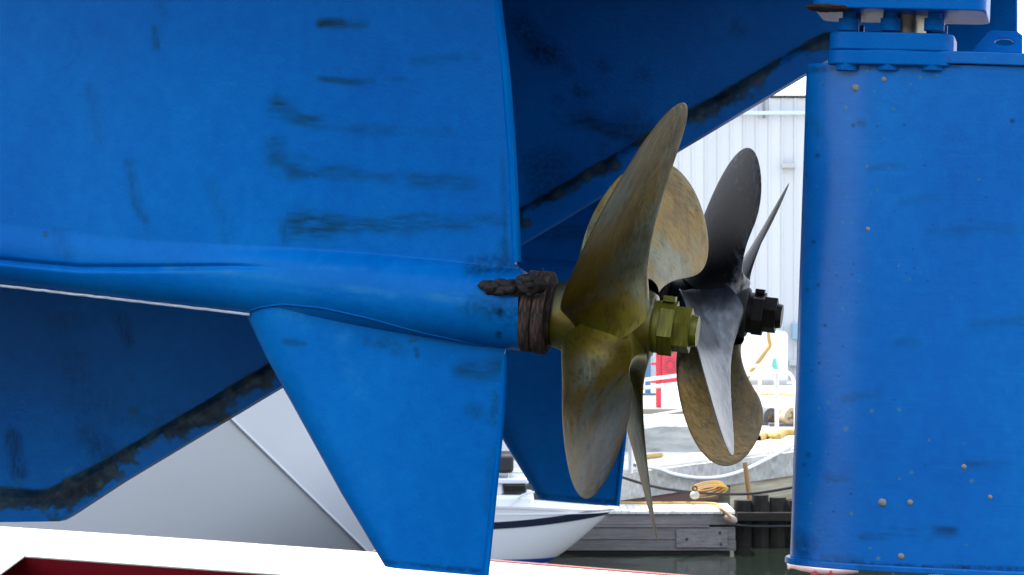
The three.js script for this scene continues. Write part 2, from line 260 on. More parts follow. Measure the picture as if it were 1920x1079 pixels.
// centre skeg with its sole plate
const ZC = ZM + .12;
const keelUp = [[-320, 908], [-100, 912], [88, 920], [200, 862], [500, 685], [965, 398], [1545, 63], [1780, 55]], keelLo = [[-320, 985], [-100, 980], [120, 977], [230, 905], [522, 730], [985, 455], [1510, 141], [1700, 25]];
const upC = curve(keelUp.map(([a, b]) => L2(a, b, ZC))), loC = curve(keelLo.map(([a, b]) => L2(a, b, ZC)));
const cm = mk(ZC, [ // marks on the centre skeg
  [[[1015, 98], [1030, 104]], 20, 1.3, BLK, 'n'], [[[975, 45], [990, 60]], 18, 1, BLK, 'n'], [[[990, 80], [1000, 92]], 14, .8, BLK, 'n'], [[[1085, 170], [1092, 172]], 15, 1, BLK, 'n'], [[[1062, 128], [1066, 130]], 10, .8, BLK, 'n'], [[[1125, 118], [1135, 125]], 12, .7, BLK, 'n'], [[[1383, 52], [1390, 60]], 12, .7, BLK, 'n'], [[[1045, 185], [1048, 186]], 9, .6, BLK, 'n'], [[[1200, 140], [1210, 142]], 12, .5, BLK, 'n'],
  [[[1058, 222], [1100, 222], [1150, 240], [1190, 262]], 17, 1.1, BLK, 'h'], [[[1115, 235], [1165, 262], [1140, 275]], 20, 1, BLK, 'h'], [[[1190, 230], [1215, 250]], 22, .8, BLK, 'n'], [[[1018, 322], [1025, 345]], 38, .9, BLK, 'n'], [[[1060, 300], [1150, 280]], 30, .4, BLK, 'n'],
  [[[120, 600], [150, 740], [230, 790], [300, 770]], 34, .55, [8, 34, 46], 'v'], [[[228, 600], [242, 640]], 12, .8, BLK, 'v'], [[[22, 820], [34, 890]], 13, 1.2, BLK, 'v'], [[[165, 820], [200, 850]], 22, .8, BLK, 'n'], [[[245, 709], [246, 709]], 6, 1.2, BRN, 'n'], [[[247, 770], [248, 771]], 6, 1.2, BRN, 'n'], [[[35, 903], [42, 905]], 6, 1, PALE, 'n'], [[[125, 885], [135, 878]], 6, 1, PALE, 'n'],
]); cm.forEach(m => { m.s *= .62; m.w *= 1.2; });
const cx0 = -2.9, cx1 = 1.2, cy0 = -.9, cy1 = 1.5;
const centreTex = paintTex(1500, 880, cx0, cx1, cy0, cy1, (x, y) => { const n = mott(x, y, 51); return [BLUE[0] + Math.max(0, n * .3), BLUE[1] - 2 + n, BLUE[2] + n]; }, cm, (x, y, c) => {
  // black-brown fouling lodged along the ledge of the sole plate
  const u = (upC(x) - y) / Math.max(.03, upC(x) - loC(x)), n = fbm(x * 4, y * 6, 6, 61), f = clamp((fbm(x * 30, y * 30, 5, 66) - .25) * 1.9);
  if (u > -.12 && u < 1.02) { const a = sstep(-.1, .04, u + (f - .5) * .12) * sstep(.36, .62, 1 - u * .75 + (n - .5) * 1.6 + (f - .5) * .35 - .14); return c.map((q, i) => lerp(q, [lerp(16, 74, f), lerp(20, 72, f), lerp(24, 66, f)][i], a * (.6 + .35 * n))); }
  return c;
});
const centreMat = paint(centreTex); centreMat.specularIntensity = .15; centreMat.bumpScale = .0006;
const cxl = L(-320, 900, ZC).x;
const centre = mesh('centre_skeg', slab(60, 30, (s, t) => { const x = s < .05 ? lerp(-7, cxl, s / .05) : lerp(cxl, L(1772, 10, ZC).x, (s - .05) / .95); return [x, lerp(1.45, upC(x) - .02, t)]; }, () => .05), centreMat, ship); centre.position.z = ZC - .05;
centre.userData.label = 'centre skeg in shade, rising towards the stern';
const sole = mesh('sole_plate', slab(120, 6, (s, t) => { const x = s < .05 ? lerp(-7, cxl, s / .05) : lerp(cxl, L(1600, 30, ZC).x, (s - .05) / .95); return [x, lerp(upC(x), loC(x), t)]; }, (x, y, s, t) => .012 + .02 * sstep(0, .2, t) + .004 * t), centreMat, centre); sole.position.z = .05;
sole.userData.label = 'fouled sole plate along the bottom of the centre skeg';
{ // hull bottom and sides above, out of the picture: they shade everything below
  const prof = [[0, 1.30], [2.0, 1.50], [2.3, 2.3], [2.45, 3.9], [-2.45, 3.9], [-2.3, 2.3], [-2.0, 1.50]];
  const s = new THREE.Shape(prof.map(([z, y]) => new THREE.Vector2(z, y)));
  const xT = L(1960, 0).x, g = new THREE.ExtrudeGeometry(s, { depth: 13, bevelEnabled: false }); g.rotateY(Math.PI / 2); g.scale(1, 1, -1);
  const ix = g.index; g.translate(xT - 13, 0, ZM);
  const ng = g.toNonIndexed ? (g.index ? g.toNonIndexed() : g) : g; const p = ng.attributes.position; for (let i = 0; i < p.count; i += 3) { const a = [p.getX(i), p.getY(i), p.getZ(i)]; p.setXYZ(i, p.getX(i + 1), p.getY(i + 1), p.getZ(i + 1)); p.setXYZ(i + 1, ...a); } ng.computeVertexNormals();
  mesh('hull', ng, plainBlue, ship);
  const zb = ZF + .25, pb = [[1742, -240], [1905, -240], [1905, 108], [1793, 108], [1791, 80], [1777, 60], [1742, 56]].map(([a, b]) => L(a, b, zb));
  const sh = new THREE.Shape(pb.map(q => new THREE.Vector2(q.x, q.y))); const bg = new THREE.ExtrudeGeometry(sh, { depth: .12, bevelEnabled: true, bevelSize: .006, bevelThickness: .006, bevelSegments: 2 }); bg.translate(0, 0, zb - .12);
  mesh('stern_bracket', bg, plainBlue, ship);
}
// rudder trunk plate under the hull, above the coupling
function roundRect(w, d, r) { const s = new THREE.Shape(), x = w / 2, y = d / 2; s.moveTo(-x + r, -y); s.lineTo(x - r, -y); s.quadraticCurveTo(x, -y, x, -y + r); s.lineTo(x, y - r); s.quadraticCurveTo(x, y, x - r, y); s.lineTo(-x + r, y); s.quadraticCurveTo(-x, y, -x, y - r); s.lineTo(-x, -y + r); s.quadraticCurveTo(-x, -y, -x + r, -y); return s; }
function plate(pxA, pxB, pyT, pyB, depth, r, bev = .005) { // a plate with rounded plan corners between photo columns and rows, on the rudder's plane
  const zf = depth / 2 - .01, a = L(pxA, pyB, zf), b = L(pxB, pyB, zf), t = L(pxA, pyT, zf); const w = b.x - a.x, h = t.y - a.y;
  const g = new THREE.ExtrudeGeometry(roundRect(w - 2 * bev, depth - 2 * bev, r), { depth: h - 2 * bev, bevelEnabled: true, bevelSize: bev, bevelThickness: bev, bevelSegments: 3, curveSegments: 10 });
  g.rotateX(-Math.PI / 2); g.translate((a.x + b.x) / 2, a.y + bev, 0); return g;
}
const trunk = mesh('rudder_trunk', plate(1522, 1850, -240, 14, .42, .05), plainBlue, ship);
{ const g = new THREE.SphereGeometry(1, 40, 20); g.scale(.075, .012, .05); rough(g, .012, 40, 3); const o = mesh('rust_patch', g, darkRust, trunk); o.position.copy(L(1560, 14, .17)); o.userData.label = 'rusty scab under the trunk plate'; }

// ---------------------------------------------------------------- rudder
const rudder = new THREE.Group(); rudder.name = 'rudder'; rudder.position.copy(L(1640, 1060)); const RUD0 = rudder.position.clone(); onShip(rudder);
tag(rudder, 'large blue rudder blade with bolted coupling on top, dotted with barnacle scars', 'rudder');
const rp = (name, g, m, parent = rudder) => { g.translate(-RUD0.x, -RUD0.y, -RUD0.z); return mesh(name, g, m, parent); };
const rl = curve([[L(1482, 1050).y, L(1482, 1050).x], [L(1513, 122).y, L(1513, 122).x]]);
const rx1 = L(2290, 500).x;
const CREAM = [128, 128, 122];
const dots = [];
for (const [x, y, r, c] of [[1605, 165, 0, 0], [1592, 207, 4], [1681, 211, 5], [1664, 265, 4], [1590, 275, 3], [1632, 316, 3.5], [1652, 360, 4], [1594, 372, 3], [1586, 420, 4], [1604, 420, 3], [1646, 178, 3], [1712, 165, 3], [1545, 160, 4], [1641, 768, 4], [1692, 766, 4], [1592, 800, 6], [1520, 852, 6, 1], [1512, 870, 4, 1], [1714, 882, 4.5], [1746, 822, 3], [1692, 893, 3], [1603, 958, 5], [1638, 1021, 4.5], [1815, 1016, 4], [1825, 898, 4], [1652, 1040, 5], [1810, 330, 3], [1838, 340, 3], [1900, 232, 5, 1], [1574, 518, 3, 1], [1603, 516, 3, 1], [1540, 535, 4, 1], [1530, 455, 4, 1], [1516, 545, 6, 1], [1552, 610, 4, 1], [1541, 680, 4, 1], [1760, 148, 3], [1730, 152, 4], [1700, 240, 3, 1], [1622, 236, 9, 1], [1606, 240, 5, 1], [1537, 295, 6, 1], [1514, 330, 5, 1], [1512, 235, 5, 1], [1690, 500, 3]]) if (r) dots.push([[[x, y], [x + 1, y]], r * .8, 1.3, c ? [10, 40, 70] : CREAM, 'n']);
for (let i = 0; i < 70; i++) { const x = 1520 + rnd() * rnd() * 400, y = 140 + rnd() * 900; dots.push([[[x, y], [x + 1, y]], 1.2 + rnd() * 1.6, 1, rnd() < .45 ? CREAM : [8, 40, 78], 'n']); }
const rm = mk(0, [...dots, [[[1625, 998], [1680, 993], [1740, 996], [1790, 992]], 11, 1.25, [8, 40, 72], 'h'], [[[1560, 892], [1590, 890]], 9, .6], [[[1820, 870], [1870, 868], [1940, 872]], 9, .65], [[[1500, 1010], [1515, 1025]], 22, .8, [6, 34, 66], 'n'], [[[1550, 1040], [1620, 1044]], 8, .7, GR, 'n'], [[[1640, 318], [1700, 315]], 9, .4], [[[1700, 380], [1760, 372]], 10, .3], [[[1830, 610], [1920, 600]], 12, .4], [[[1690, 640], [1720, 642]], 12, .35], [[[1590, 745], [1650, 735]], 9, .35], [[[1750, 440], [1830, 425], [1900, 430]], 16, .25], [[[1500, 1048], [1920, 1062]], 5, .9, BLK, 'n'], [[[1515, 135], [1800, 130]], 6, .6, BLK, 'n'], [[[1525, 220], [1540, 250]], 10, .4, GR, 'v']]);  // also thin dark lines below the coupling and along the bottom plate
const ry0 = L(1500, 1090).y, ry1 = L(1500, 60).y, rx0 = L(1455, 500).x;
const rudTex = paintTex(1100, 1200, rx0, rx1, ry0, ry1, (x, y) => { const n = mott(x, y, 91); return [BLUE[0] + Math.max(0, n * .4), BLUE[1] + n, BLUE[2] + n * .9]; }, rm, (x, y, c) => { const s = fbm(x * 6, y * 420, 2, 97); return s > .74 ? c.map((q, i) => lerp(q, PALE[i], .1)) : c; });
const rudMat = paint(rudTex); rudMat.roughness = .3; rudMat.specularIntensity = .5; rudMat.bumpScale = .0003;
const naca = s => s < .2 ? .112 * Math.sqrt(1 - (1 - s / .2) ** 2) : .112 * (1 - .94 * Math.pow((s - .2) / .8, 1.7)); // rolled nose, then flat sides tapering aft
{
  const yT = L(1513, 122).y, yB = L(1482, 1048).y;
  const g = slab(90, 40, (s, t) => { const q = 1 - Math.cos(s * Math.PI / 2), y = lerp(yT, yB, t), x0 = rl(y); return [lerp(x0, rx1, q), y - (lerp(x0, rx1, q) - x0) * 0.0]; }, (x, y, s) => { const q = 1 - Math.cos(s * Math.PI / 2); return .0015 + naca(q) * (rx1 - rl(y)); });
  g.translate(-RUD0.x, -RUD0.y, 0); const u = g.attributes.uv, p = g.attributes.position;
  const blade = mesh('blade', g, rudMat, rudder);
  const section = (pad, y0, y1, sStart) => { // a plate that follows the blade's section, a little proud of it
    const x0 = rl((y0 + y1) / 2) - pad, c = rx1 - x0, pts = []; for (let i = 0; i <= 40; i++) { const q = 1 - Math.cos(i / 40 * Math.PI / 2); if (q >= sStart) pts.push([x0 + q * c, naca(q) * c + pad]); }
    const sh = new THREE.Shape([...pts.map(q => new THREE.Vector2(q[0], q[1])), ...pts.slice().reverse().map(q => new THREE.Vector2(q[0], -q[1]))]);
    const e = new THREE.ExtrudeGeometry(sh, { depth: y1 - y0 - .006, bevelEnabled: true, bevelSize: .003, bevelThickness: .003, bevelSegments: 2 }); e.rotateX(-Math.PI / 2); e.translate(0, y0 + .003, 0); return e;
  };
  rp('bottom_plate', section(.011, L(1482, 1061, .1).y, L(1482, 1049, .1).y, 0), rudMat);
  rp('head_plate', section(.012, L(1790, 121, .1).y, L(1790, 98, .1).y, .12), rudMat);
  // coupling flanges, bolts, stock
  rp('coupling_flange', plate(1553, 1788, 58.5, 91.5, .30, .055), plainBlue).userData.label = 'upper coupling flange';
  rp('coupling_flange', plate(1550, 1786, 92.5, 119, .31, .055), plainBlue).userData.label = 'lower coupling flange';
  const zs = [.1, -.1];
  for (const z of zs) for (const px of [1592, 1670, 1752]) {
    const a = L(px, 58, .1), top = L(px, 14, .1), lo = L(px, 119, .1); const off = V(0, 0, z - .1);
    const bolt = new THREE.Group(); bolt.name = 'bolt'; rudder.add(bolt);
    const mkc = (r, y0, y1, n) => { const g = new THREE.CylinderGeometry(r, r, y1 - y0, n); g.translate(a.x, (y0 + y1) / 2, z); return g; };
    rp('stud', mkc(.019, a.y - .002, top.y - .006, 16), plainBlue, bolt); rp('nut', mkc(.032, a.y, a.y + .034, 6), plainBlue, bolt); if (z > 0) { const hd = mkc(.033, lo.y - .022, lo.y + .001, 6); hd.translate(0, 0, .022); rp('bolt_head', hd, plainBlue, bolt); }
  }
  const st = L(1690, 58, 0), st2 = L(1690, 10, 0); const g3 = new THREE.CylinderGeometry(.062, .062, st2.y - st.y + .06, 40); g3.translate(st.x + .01, (st.y + st2.y) / 2, 0);
  rp('stock', g3, std([.30, .28, .22], .35, { metalness: .8 })).userData.label = 'bare metal rudder stock between trunk and coupling';
  // lifting eye on the head plate
  const lug = [[1822, 98], [1852, 64], [1860, 60], [1908, 62], [1916, 68], [1916, 99]].map(([x, y]) => L(x, y, -.05)); const sh = new THREE.Shape(lug.map(q => new THREE.Vector2(q.x, q.y)));
  const hole = new THREE.Path(); const hc = L(1884, 80, -.05); hole.absellipse(hc.x, hc.y, .03, .013, 0, Math.PI * 2); sh.holes.push(hole);
  const lg = new THREE.ExtrudeGeometry(sh, { depth: .03, bevelEnabled: true, bevelSize: .003, bevelThickness: .003, bevelSegments: 2 }); lg.translate(0, 0, -.065); rp('lifting_eye', lg, plainBlue);
  // barnacles that stand proud
  const bm = std([.24, .21, .17], .9);
  for (const [x, y, r] of [[1605, 165, 7.5], [1658, 149, 5.5], [1655, 943, 8], [1707, 943, 6], [1808, 876, 5.5], [1857, 933, 5], [1628, 430, 5], [1690, 1044, 6.5]]) {
    const c = L(x, y, .1), h = naca(clamp((c.x - rl(c.y)) / (rx1 - rl(c.y)))) * (rx1 - rl(c.y)); const p2 = L(x, y, h);
    const g4 = new THREE.SphereGeometry(r * .00152, 14, 8, 0, Math.PI * 2, 0, Math.PI / 2); g4.rotateX(Math.PI / 2); g4.scale(1, .95, .7); rough(g4, .004, 120, 6); g4.translate(p2.x, p2.y, h); rp('barnacle', g4, bm);
  }
}

// ---------------------------------------------------------------- propellers
const PR = { R: .704, P: 1.326, rk1: -.069, rk2: .124, sk1: .017, sk2: -.371, w0: .117, w1: .326, w2: 3.836 };
function bladeGeo(phi, mirror, colour, off = 0) {
  const NQ = 110, NC = 56, pos = [], idx = [], uv = [], col = [];
  const my = mirror ? -1 : 1;
  const P = (q, c, side) => {
    const rho = .16 * PR.R + PR.R * .84 * q, qq = clamp(q);
    const hw = (PR.w0 * (1 - qq) + PR.w1 * qq) * Math.sqrt(Math.max(0, 1 - qq ** PR.w2));
    const pit = Math.atan2(PR.P, 2 * Math.PI * rho), rk = PR.rk1 * qq + PR.rk2 * qq * qq, sk = PR.sk1 * qq + PR.sk2 * qq * qq;
    const s = sk + c * hw, th = (.0035 + .009 * (1 - qq) + .02 * (1 - qq) ** 4 + .06 * Math.max(0, 1 - q / .24) ** 2.4) * Math.pow(Math.max(0, 1 - c * c), lerp(.3, .5, clamp(q / .25))) * Math.min(1, Math.sqrt(Math.max(0, 1 - qq)) * 5);
    const ph = phi + s * Math.cos(pit) / rho, a = rk - s * Math.sin(pit);
    // normal to the blade face: sin(pit) t + cos(pit) a
    const tx = -Math.sin(ph), tz = Math.cos(ph), n = side * th;
    return [a + n * Math.cos(pit), my * (rho * Math.cos(ph) + n * Math.sin(pit) * tx), rho * Math.sin(ph) + n * Math.sin(pit) * tz];
  };
  for (const side of [1, -1]) {
    const k = pos.length / 3;
    for (let j = 0; j <= NQ; j++) for (let i = 0; i <= NC; i++) {
      const q = lerp(-.05, 1, 1 - (1 - j / NQ) ** 1.35), c = -Math.cos(i / NC * Math.PI); const p = P(q, c, side); pos.push(...p); uv.push(c * .55, q * 1.4); col.push(...colour(p, q, c, off));
    }
    for (let j = 0; j < NQ; j++) for (let i = 0; i < NC; i++) { const a = k + j * (NC + 1) + i, b = a + 1, c = a + NC + 1, d = c + 1; if ((side > 0) !== mirror) idx.push(a, c, b, b, c, d); else idx.push(a, b, c, b, d, c); }
  }
  const g = geo(pos, idx, uv); g.setAttribute('color', new THREE.Float32BufferAttribute(col, 3)); return g;
}
const lin = (r, g, b) => new THREE.Color().setRGB(r / 255, g / 255, b / 255, THREE.SRGBColorSpace).toArray();
const mix3 = (a, b, t) => a.map((v, i) => lerp(v, b[i], clamp(t)));
const nearCol = (p, q) => { // bronze with brown and olive film, grey bare patches
  const n = fbm3(p[0] * 7, p[1] * 7, p[2] * 7, 4, 3), m = fbm3(p[0] * 18, p[1] * 18, p[2] * 18, 4, 13), v = Math.abs(fbm3(p[0] * 24, p[1] * 24, p[2] * 24, 3, 23) - .5);
  let c = mix3(lin(108, 84, 18), lin(98, 98, 74), (n - .43) * 5); c = mix3(c, lin(98, 92, 18), sstep(.68, .3, n + q * .7)); c = mix3(c, lin(64, 48, 14), clamp((m - .5) * 5) * .6); if (v < .012) c = mix3(c, lin(44, 38, 20), .45); return c;
};
const farCol = (p, q, c0 = 0, off = 0) => { const n = fbm3(p[0] * 9, p[1] * 9, p[2] * 9, 4, 5), m = fbm3(p[0] * 40, p[1] * 40, p[2] * 40, 3, 33); let c = mix3(lin(112, 90, 50), lin(92, 82, 62), (n - .4) * 4); c = mix3(c, lin(62, 50, 30), clamp((m - .55) * 5) * .5); if (off >= 90) { const wear = sstep(.76, 1.1, Math.max(q * .88, -c0 * .95) + (m - .5) * .9 + (n - .5) * .5); c = mix3(lin(24, 20, 15), lin(150, 150, 148), off === 180 ? 0 : wear); } else if (off === 0) c = mix3(lin(74, 76, 80), lin(96, 98, 102), (m - .4) * 4); return c; };  // upper blades coloured black for shade, one lower blade grey for its reflection
function propeller(pos, phi, mirror, colour, mat, nutMat, label) {
  const o = new THREE.Group(); o.name = 'propeller'; o.position.copy(pos); onShip(o); o.quaternion.multiply(new THREE.Quaternion().setFromAxisAngle(V(0, 0, 1), -SHAFT));
  tag(o, label, 'propeller', 'twin propellers');
  const hg = new THREE.LatheGeometry([[.05, -.165], [.088, -.165], [.096, -.155], [.112, -.10], [.130, -.04], [.130, .02], [.114, .08], [.094, .125], [.088, .132], [.05, .132]].map(q => new THREE.Vector2(...q)), 64); hg.rotateZ(-Math.PI / 2);
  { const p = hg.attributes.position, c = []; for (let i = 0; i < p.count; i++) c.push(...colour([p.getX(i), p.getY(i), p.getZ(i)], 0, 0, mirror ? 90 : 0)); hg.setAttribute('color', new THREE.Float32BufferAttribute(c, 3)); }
  mesh('hub', hg, mirror ? farShaded : mat, o);
  for (const off of [0, -90, 90, 180]) { const b = mesh('blade', bladeGeo(phi + off * Math.PI / 180, mirror, colour, off), mirror && off >= 90 ? farShaded : mat, o); if (mirror && off >= 90) b.userData.label = 'upper blade coloured black for shade, with worn silvery edge'; }
  const cyl = (r0, r1, x0, x1, n, rot = 0) => { const g = new THREE.CylinderGeometry(r1, r0, x1 - x0, n); g.rotateY(rot); g.rotateZ(-Math.PI / 2); g.translate((x0 + x1) / 2, 0, 0); return g.toNonIndexed ? toCreasedNormals(g, .6) : g; };
  const nut = mesh('nut', mergeGeometries([cyl(.076, .076, .13, .150, 40), cyl(.082, .082, .1505, .192, 6, .3), cyl(.068, .068, .1925, .238, 6, .75)]), nutMat, o);
  mesh('shaft_end', cyl(.047, .044, .2385, .258, 32), nutMat, nut); mesh('lock_tab', box(.15, .185, .076, .092, -.015, .02), nutMat, nut);
  return o;
}
const farShaded = new THREE.MeshPhysicalMaterial({ vertexColors: true, metalness: 0, roughness: .6, specularIntensity: .5, bumpMap: coarse, bumpScale: .0008 });  // dull copy of the bronze, shade of the upper blades put into its colour
const nearBronze = new THREE.MeshStandardMaterial({ vertexColors: true, metalness: .75, roughness: .46, bumpMap: coarse, bumpScale: .0018 });
const farBronze = new THREE.MeshStandardMaterial({ vertexColors: true, metalness: .85, roughness: .4, bumpMap: coarse, bumpScale: .0015 });
propeller(V(0, 0, 0), .998, false, nearCol, nearBronze, new THREE.MeshStandardMaterial({ map: speckled([84, 80, 10], [118, 114, 30], 10, 44), roughness: .5, metalness: .35 }), 'olive bronze four-bladed propeller close behind the stained blue skeg, brown film on its blades');
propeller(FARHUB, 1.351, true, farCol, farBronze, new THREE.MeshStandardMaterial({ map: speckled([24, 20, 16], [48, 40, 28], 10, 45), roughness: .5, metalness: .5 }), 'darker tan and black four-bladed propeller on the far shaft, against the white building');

// ---------------------------------------------------------------- white building
{
  const d = 70, X = px => (px - CX) / FPX * d, Y = py => EYE - (py - CY) / FPX * d, zf = -d;
  const b = thing('building', 'white metal-clad building with ribbed wall panels behind the far propeller', 'building', V(X(1440), WHARF, zf));
  const o = b.position, T = g => { g.translate(-o.x, -o.y, -o.z); return g; };
  const wm = [0, 1, 2].map(k => std([.50 + .015 * k, .51 + .015 * k, .52 + .015 * k], .6));
  const pw = X(24) - X(0), xa = X(1440) - pw * 26, yT = Y(180);
  mesh('wall', T(box(xa, xa + pw * 52, WHARF, yT - .05, zf - 12, zf - .07)), wm[1], b);
  for (let i = 0; i < 52; i++) { // ribbed sheet: flat pan with a raised rib
    const x0 = xa + i * pw, s = new THREE.Shape([[0, -.05], [0, 0], [.03, .035], [.055, .035], [.085, 0], [pw - .003, 0], [pw - .003, -.05]].map(q => new THREE.Vector2(...q)));
    const g = new THREE.ExtrudeGeometry(s, { depth: yT - WHARF - .05, bevelEnabled: false }); g.rotateX(-Math.PI / 2); g.scale(1, 1, -1); const p = g.attributes.position; for (let q = 0; q < p.count; q += 3) { const a = [p.getX(q), p.getY(q), p.getZ(q)]; p.setXYZ(q, p.getX(q + 1), p.getY(q + 1), p.getZ(q + 1)); p.setXYZ(q + 1, ...a); } g.computeVertexNormals();
    g.translate(x0, WHARF, zf); mesh('wall_panel', T(g), wm[(i * 7) % 3], b);
  }
  const roof = mesh('roof', T(box(xa - .2, xa + pw * 52 + .2, yT, yT + .03, zf - 12.3, zf + .12)), std([.72, .72, .72], .5), b);
  for (let i = 0; i < 52; i++) mesh('closure_strip', T(box(xa + i * pw + .12, xa + i * pw + .25, yT - .05, yT - .002, zf + .02, zf + .06)), std([.05, .04, .035], .8), roof);
  mesh('conduit', T(rod(V(X(1380) - 6, Y(214), zf + .16), V(X(1510) + 4, Y(212), zf + .16), .05)), std([.50, .62, .70], .4), b).userData.label = 'pale blue horizontal pipe across the wall';
  mesh('conduit_bracket', T(box(X(1430), X(1435), Y(222), Y(184), zf + .04, zf + .1)), std([.2, .2, .2], .6), b);
  mesh('wall_lamp', T(box(X(1464), X(1490), Y(316), Y(307), zf + .04, zf + .25, .02)), std([.4, .4, .4], .5), b);
  mesh('meter_box', T(box(X(1484), X(1510), Y(637), Y(606), zf + .04, zf + .3, .02)), std([.22, .36, .46], .5), b);
  mesh('valve_box', T(box(X(1478), X(1500), Y(686), Y(676), zf + .04, zf + .3, .02)), std([.45, .45, .45], .5), b);
}

// ---------------------------------------------------------------- wharf furniture
const steel = std([.62, .63, .65], .35, { metalness: .7 });
const yellow = std([.40, .25, .05], .7), brownHose = std([.34, .19, .06], .6);
{ // low concrete block
  const a = onLevel(1140, 853, WHARF), b = onLevel(1345, 850, WHARF);
  const o = mesh('concrete_block', box(0, b.x - a.x, 0, .367, -.45, 0, .012), new THREE.MeshStandardMaterial({ map: speckled([150, 150, 146], [190, 190, 184], 7, 71), roughness: .9 })); o.position.copy(a); tag(o, 'low grey concrete block on the wharf behind the thin propeller blade', 'block');
  const c = onLevel(1150, 777, WHARF), e = onLevel(1500, 777, WHARF); const k = mesh('timber_kerb', box(0, e.x - c.x, 0, .09, -.25, 0, .01), std([.24, .2, .16], .8)); k.position.copy(c); tag(k, 'dark weathered timber kerb lying on the wharf past the concrete block', 'kerb');
}
{ // railings
  const mkRail = (A, B, hoop, label) => {
    const o = thing('railing', label, 'railing', A, 'tubular railings on the wharf'); const d = B.clone().sub(A), H = .976, u = d.clone().normalize();
    const end = d.clone().addScaledVector(u, hoop);
    const pts = [V(0, H, 0).addScaledVector(u, -1.5), V(0, H, 0), d.clone().multiplyScalar(.5).setY(H), d.clone().setY(H), d.clone().addScaledVector(u, hoop * .55).setY(H - .03), d.clone().addScaledVector(u, hoop * .9).setY(H - .16), end.clone().setY(H - .42), end.clone().setY(.3), end.clone().setY(0)];
    mesh('top_rail', tube(pts, .024, 90, 10), steel, o);
    for (const t of [0, .5, 1]) { const p = d.clone().multiplyScalar(t); mesh('post', rod(p, p.clone().setY(H - .012), .03), steel, o); }
    mesh('mid_rail', rod(V(0, .5, 0).addScaledVector(u, -1.5), V(0, .5, 0).addScaledVector(d, .45), .014), steel, o);
  };
  mkRail(onLevel(1183, 888, WHARF), onLevel(1457, 825, WHARF), 1.25, 'silver tubular railing along the wharf edge, with its rounded end post');
  const A = onLevel(1195, 714, WHARF + .976).setY(WHARF), B = onLevel(1425, 686, WHARF + .976).setY(WHARF); mkRail(A, B, 1.2, 'second silver tubular railing set back behind the edge railing, nearer the red cabinet');
}
{ // red cabinet on a post
  const p = onLevel(1235, 765, WHARF), k = p.z / -FPX; const red = std([.55, .03, .05], .5);
  const o = thing('equipment_cabinet', 'bright red cabinet on a red post standing on the wharf', 'cabinet', p);
  mesh('post', box(-.05, .05, 0, 1.15, -.05, .05, .01), red, o); mesh('cabinet', box(.055, .62, 45 * k, 118 * k, -.15, .15, .05), red, o);
  const g = new THREE.TorusGeometry(.1, .025, 10, 30); g.translate(.2, 80 * k, .155); mesh('emblem', g, std([.38, .03, .06], .5), o);
  for (let i = 0; i < 2; i++) mesh('bracket', box(-.14, .3, (46 + i * 34) * k, (51 + i * 34) * k, -.06, .052, .01), red, o);
  const q = onLevel(1215, 742, WHARF); const t = thing('blue_post', 'dark blue post with a foot plate beside the red cabinet', 'post', q); mesh('pole', box(-.06, .06, 0, .95, -.06, .06, .01), std([.06, .14, .25], .5), t); mesh('foot_plate', box(-.2, .2, 0, .05, -.15, .15, .01), std([.06, .12, .2], .5), t);
}
{ // white tank with hoses
  const a = onLevel(1390, 722, WHARF), b = onLevel(1478, 722, WHARF), w = b.x - a.x; const o = thing('storage_tank', 'white plastic storage tank against the white building', 'tank', a);
  mesh('body', box(0, w, .05, 1.18, -1, 0, .09), std([.78, .78, .8], .45), o); mesh('pallet', box(.02, w - .02, 0, .1, -.98, -.02, .01), std([.5, .48, .45], .8), o); mesh('lid', new THREE.CylinderGeometry(.2, .2, .06, 24).translate(w / 2, 1.2, -.5), std([.7, .7, .7], .5), o);
  const D = -a.z - .15, h = mesh('yellow_hose', tube([[1441, 622], [1442, 636], [1444, 648], [1438, 657], [1430, 669], [1420, 682], [1408, 697], [1399, 716]].map(([x, y]) => atDepth(x, y, D)), .04, 60, 8), yellow); tag(h, 'yellow hose hanging down the front of the white tank', 'hose');
  const e = atDepth(1453, 700, D); const bt = thing('green_funnel', 'small green funnel-shaped fitting in front of the white tank', 'fitting', e); mesh('cone', new THREE.CylinderGeometry(.03, .09, .32, 20).translate(0, .16, 0), std([.12, .42, .32], .5), bt); mesh('spout', rod(V(0, .3, 0), V(-.1, .52, 0), .018), std([.5, .55, .55], .5), bt);
  const c = onLevel(1385, 740, WHARF), f = onLevel(1540, 746, WHARF); tag(mesh('yellow_pipe', rod(c.setY(WHARF + .06), f.setY(WHARF + .06), .05), std([.74, .62, .3], .5)), 'pale yellow pipe lying on the wharf in front of the tank', 'pipe');
}
for (const [px, py, r, col, lab] of [[1476, 799, .15, [.42, .32, .2], 'tan-ended roller lying on the wharf beside the edge railing'], [1436, 797, .14, [.10, .10, .10], 'dark-ended roller lying on the wharf beside the tan-ended one']]) {
  const p = onLevel(px, py, WHARF), o = thing('roller', lab, 'roller', p, 'rollers on the wharf');
  const g = new THREE.LatheGeometry([[0, .3], [r * .5, .3], [r * .5, .285], [r * .9, .285], [r * .93, .3], [r, .29], [r, -.3], [0, -.3]].map(q => new THREE.Vector2(...q)), 36); g.rotateX(Math.PI / 2); g.rotateY(.25); g.translate(0, r, 0); mesh('drum', g, std(col, .8), o);
  for (const a of [0, Math.PI / 2]) { const bx = box(-r * .6, r * .6, -.018, .018, .29, .312); bx.rotateZ(a + .3); bx.rotateY(.25); bx.translate(0, r, 0); mesh('spoke', bx, std([.16, .10, .06], .8), o); }
  mesh('cradle', box(-.3, .3, 0, .05, -.3, .32), std([.1, .09, .09], .8), o);
}
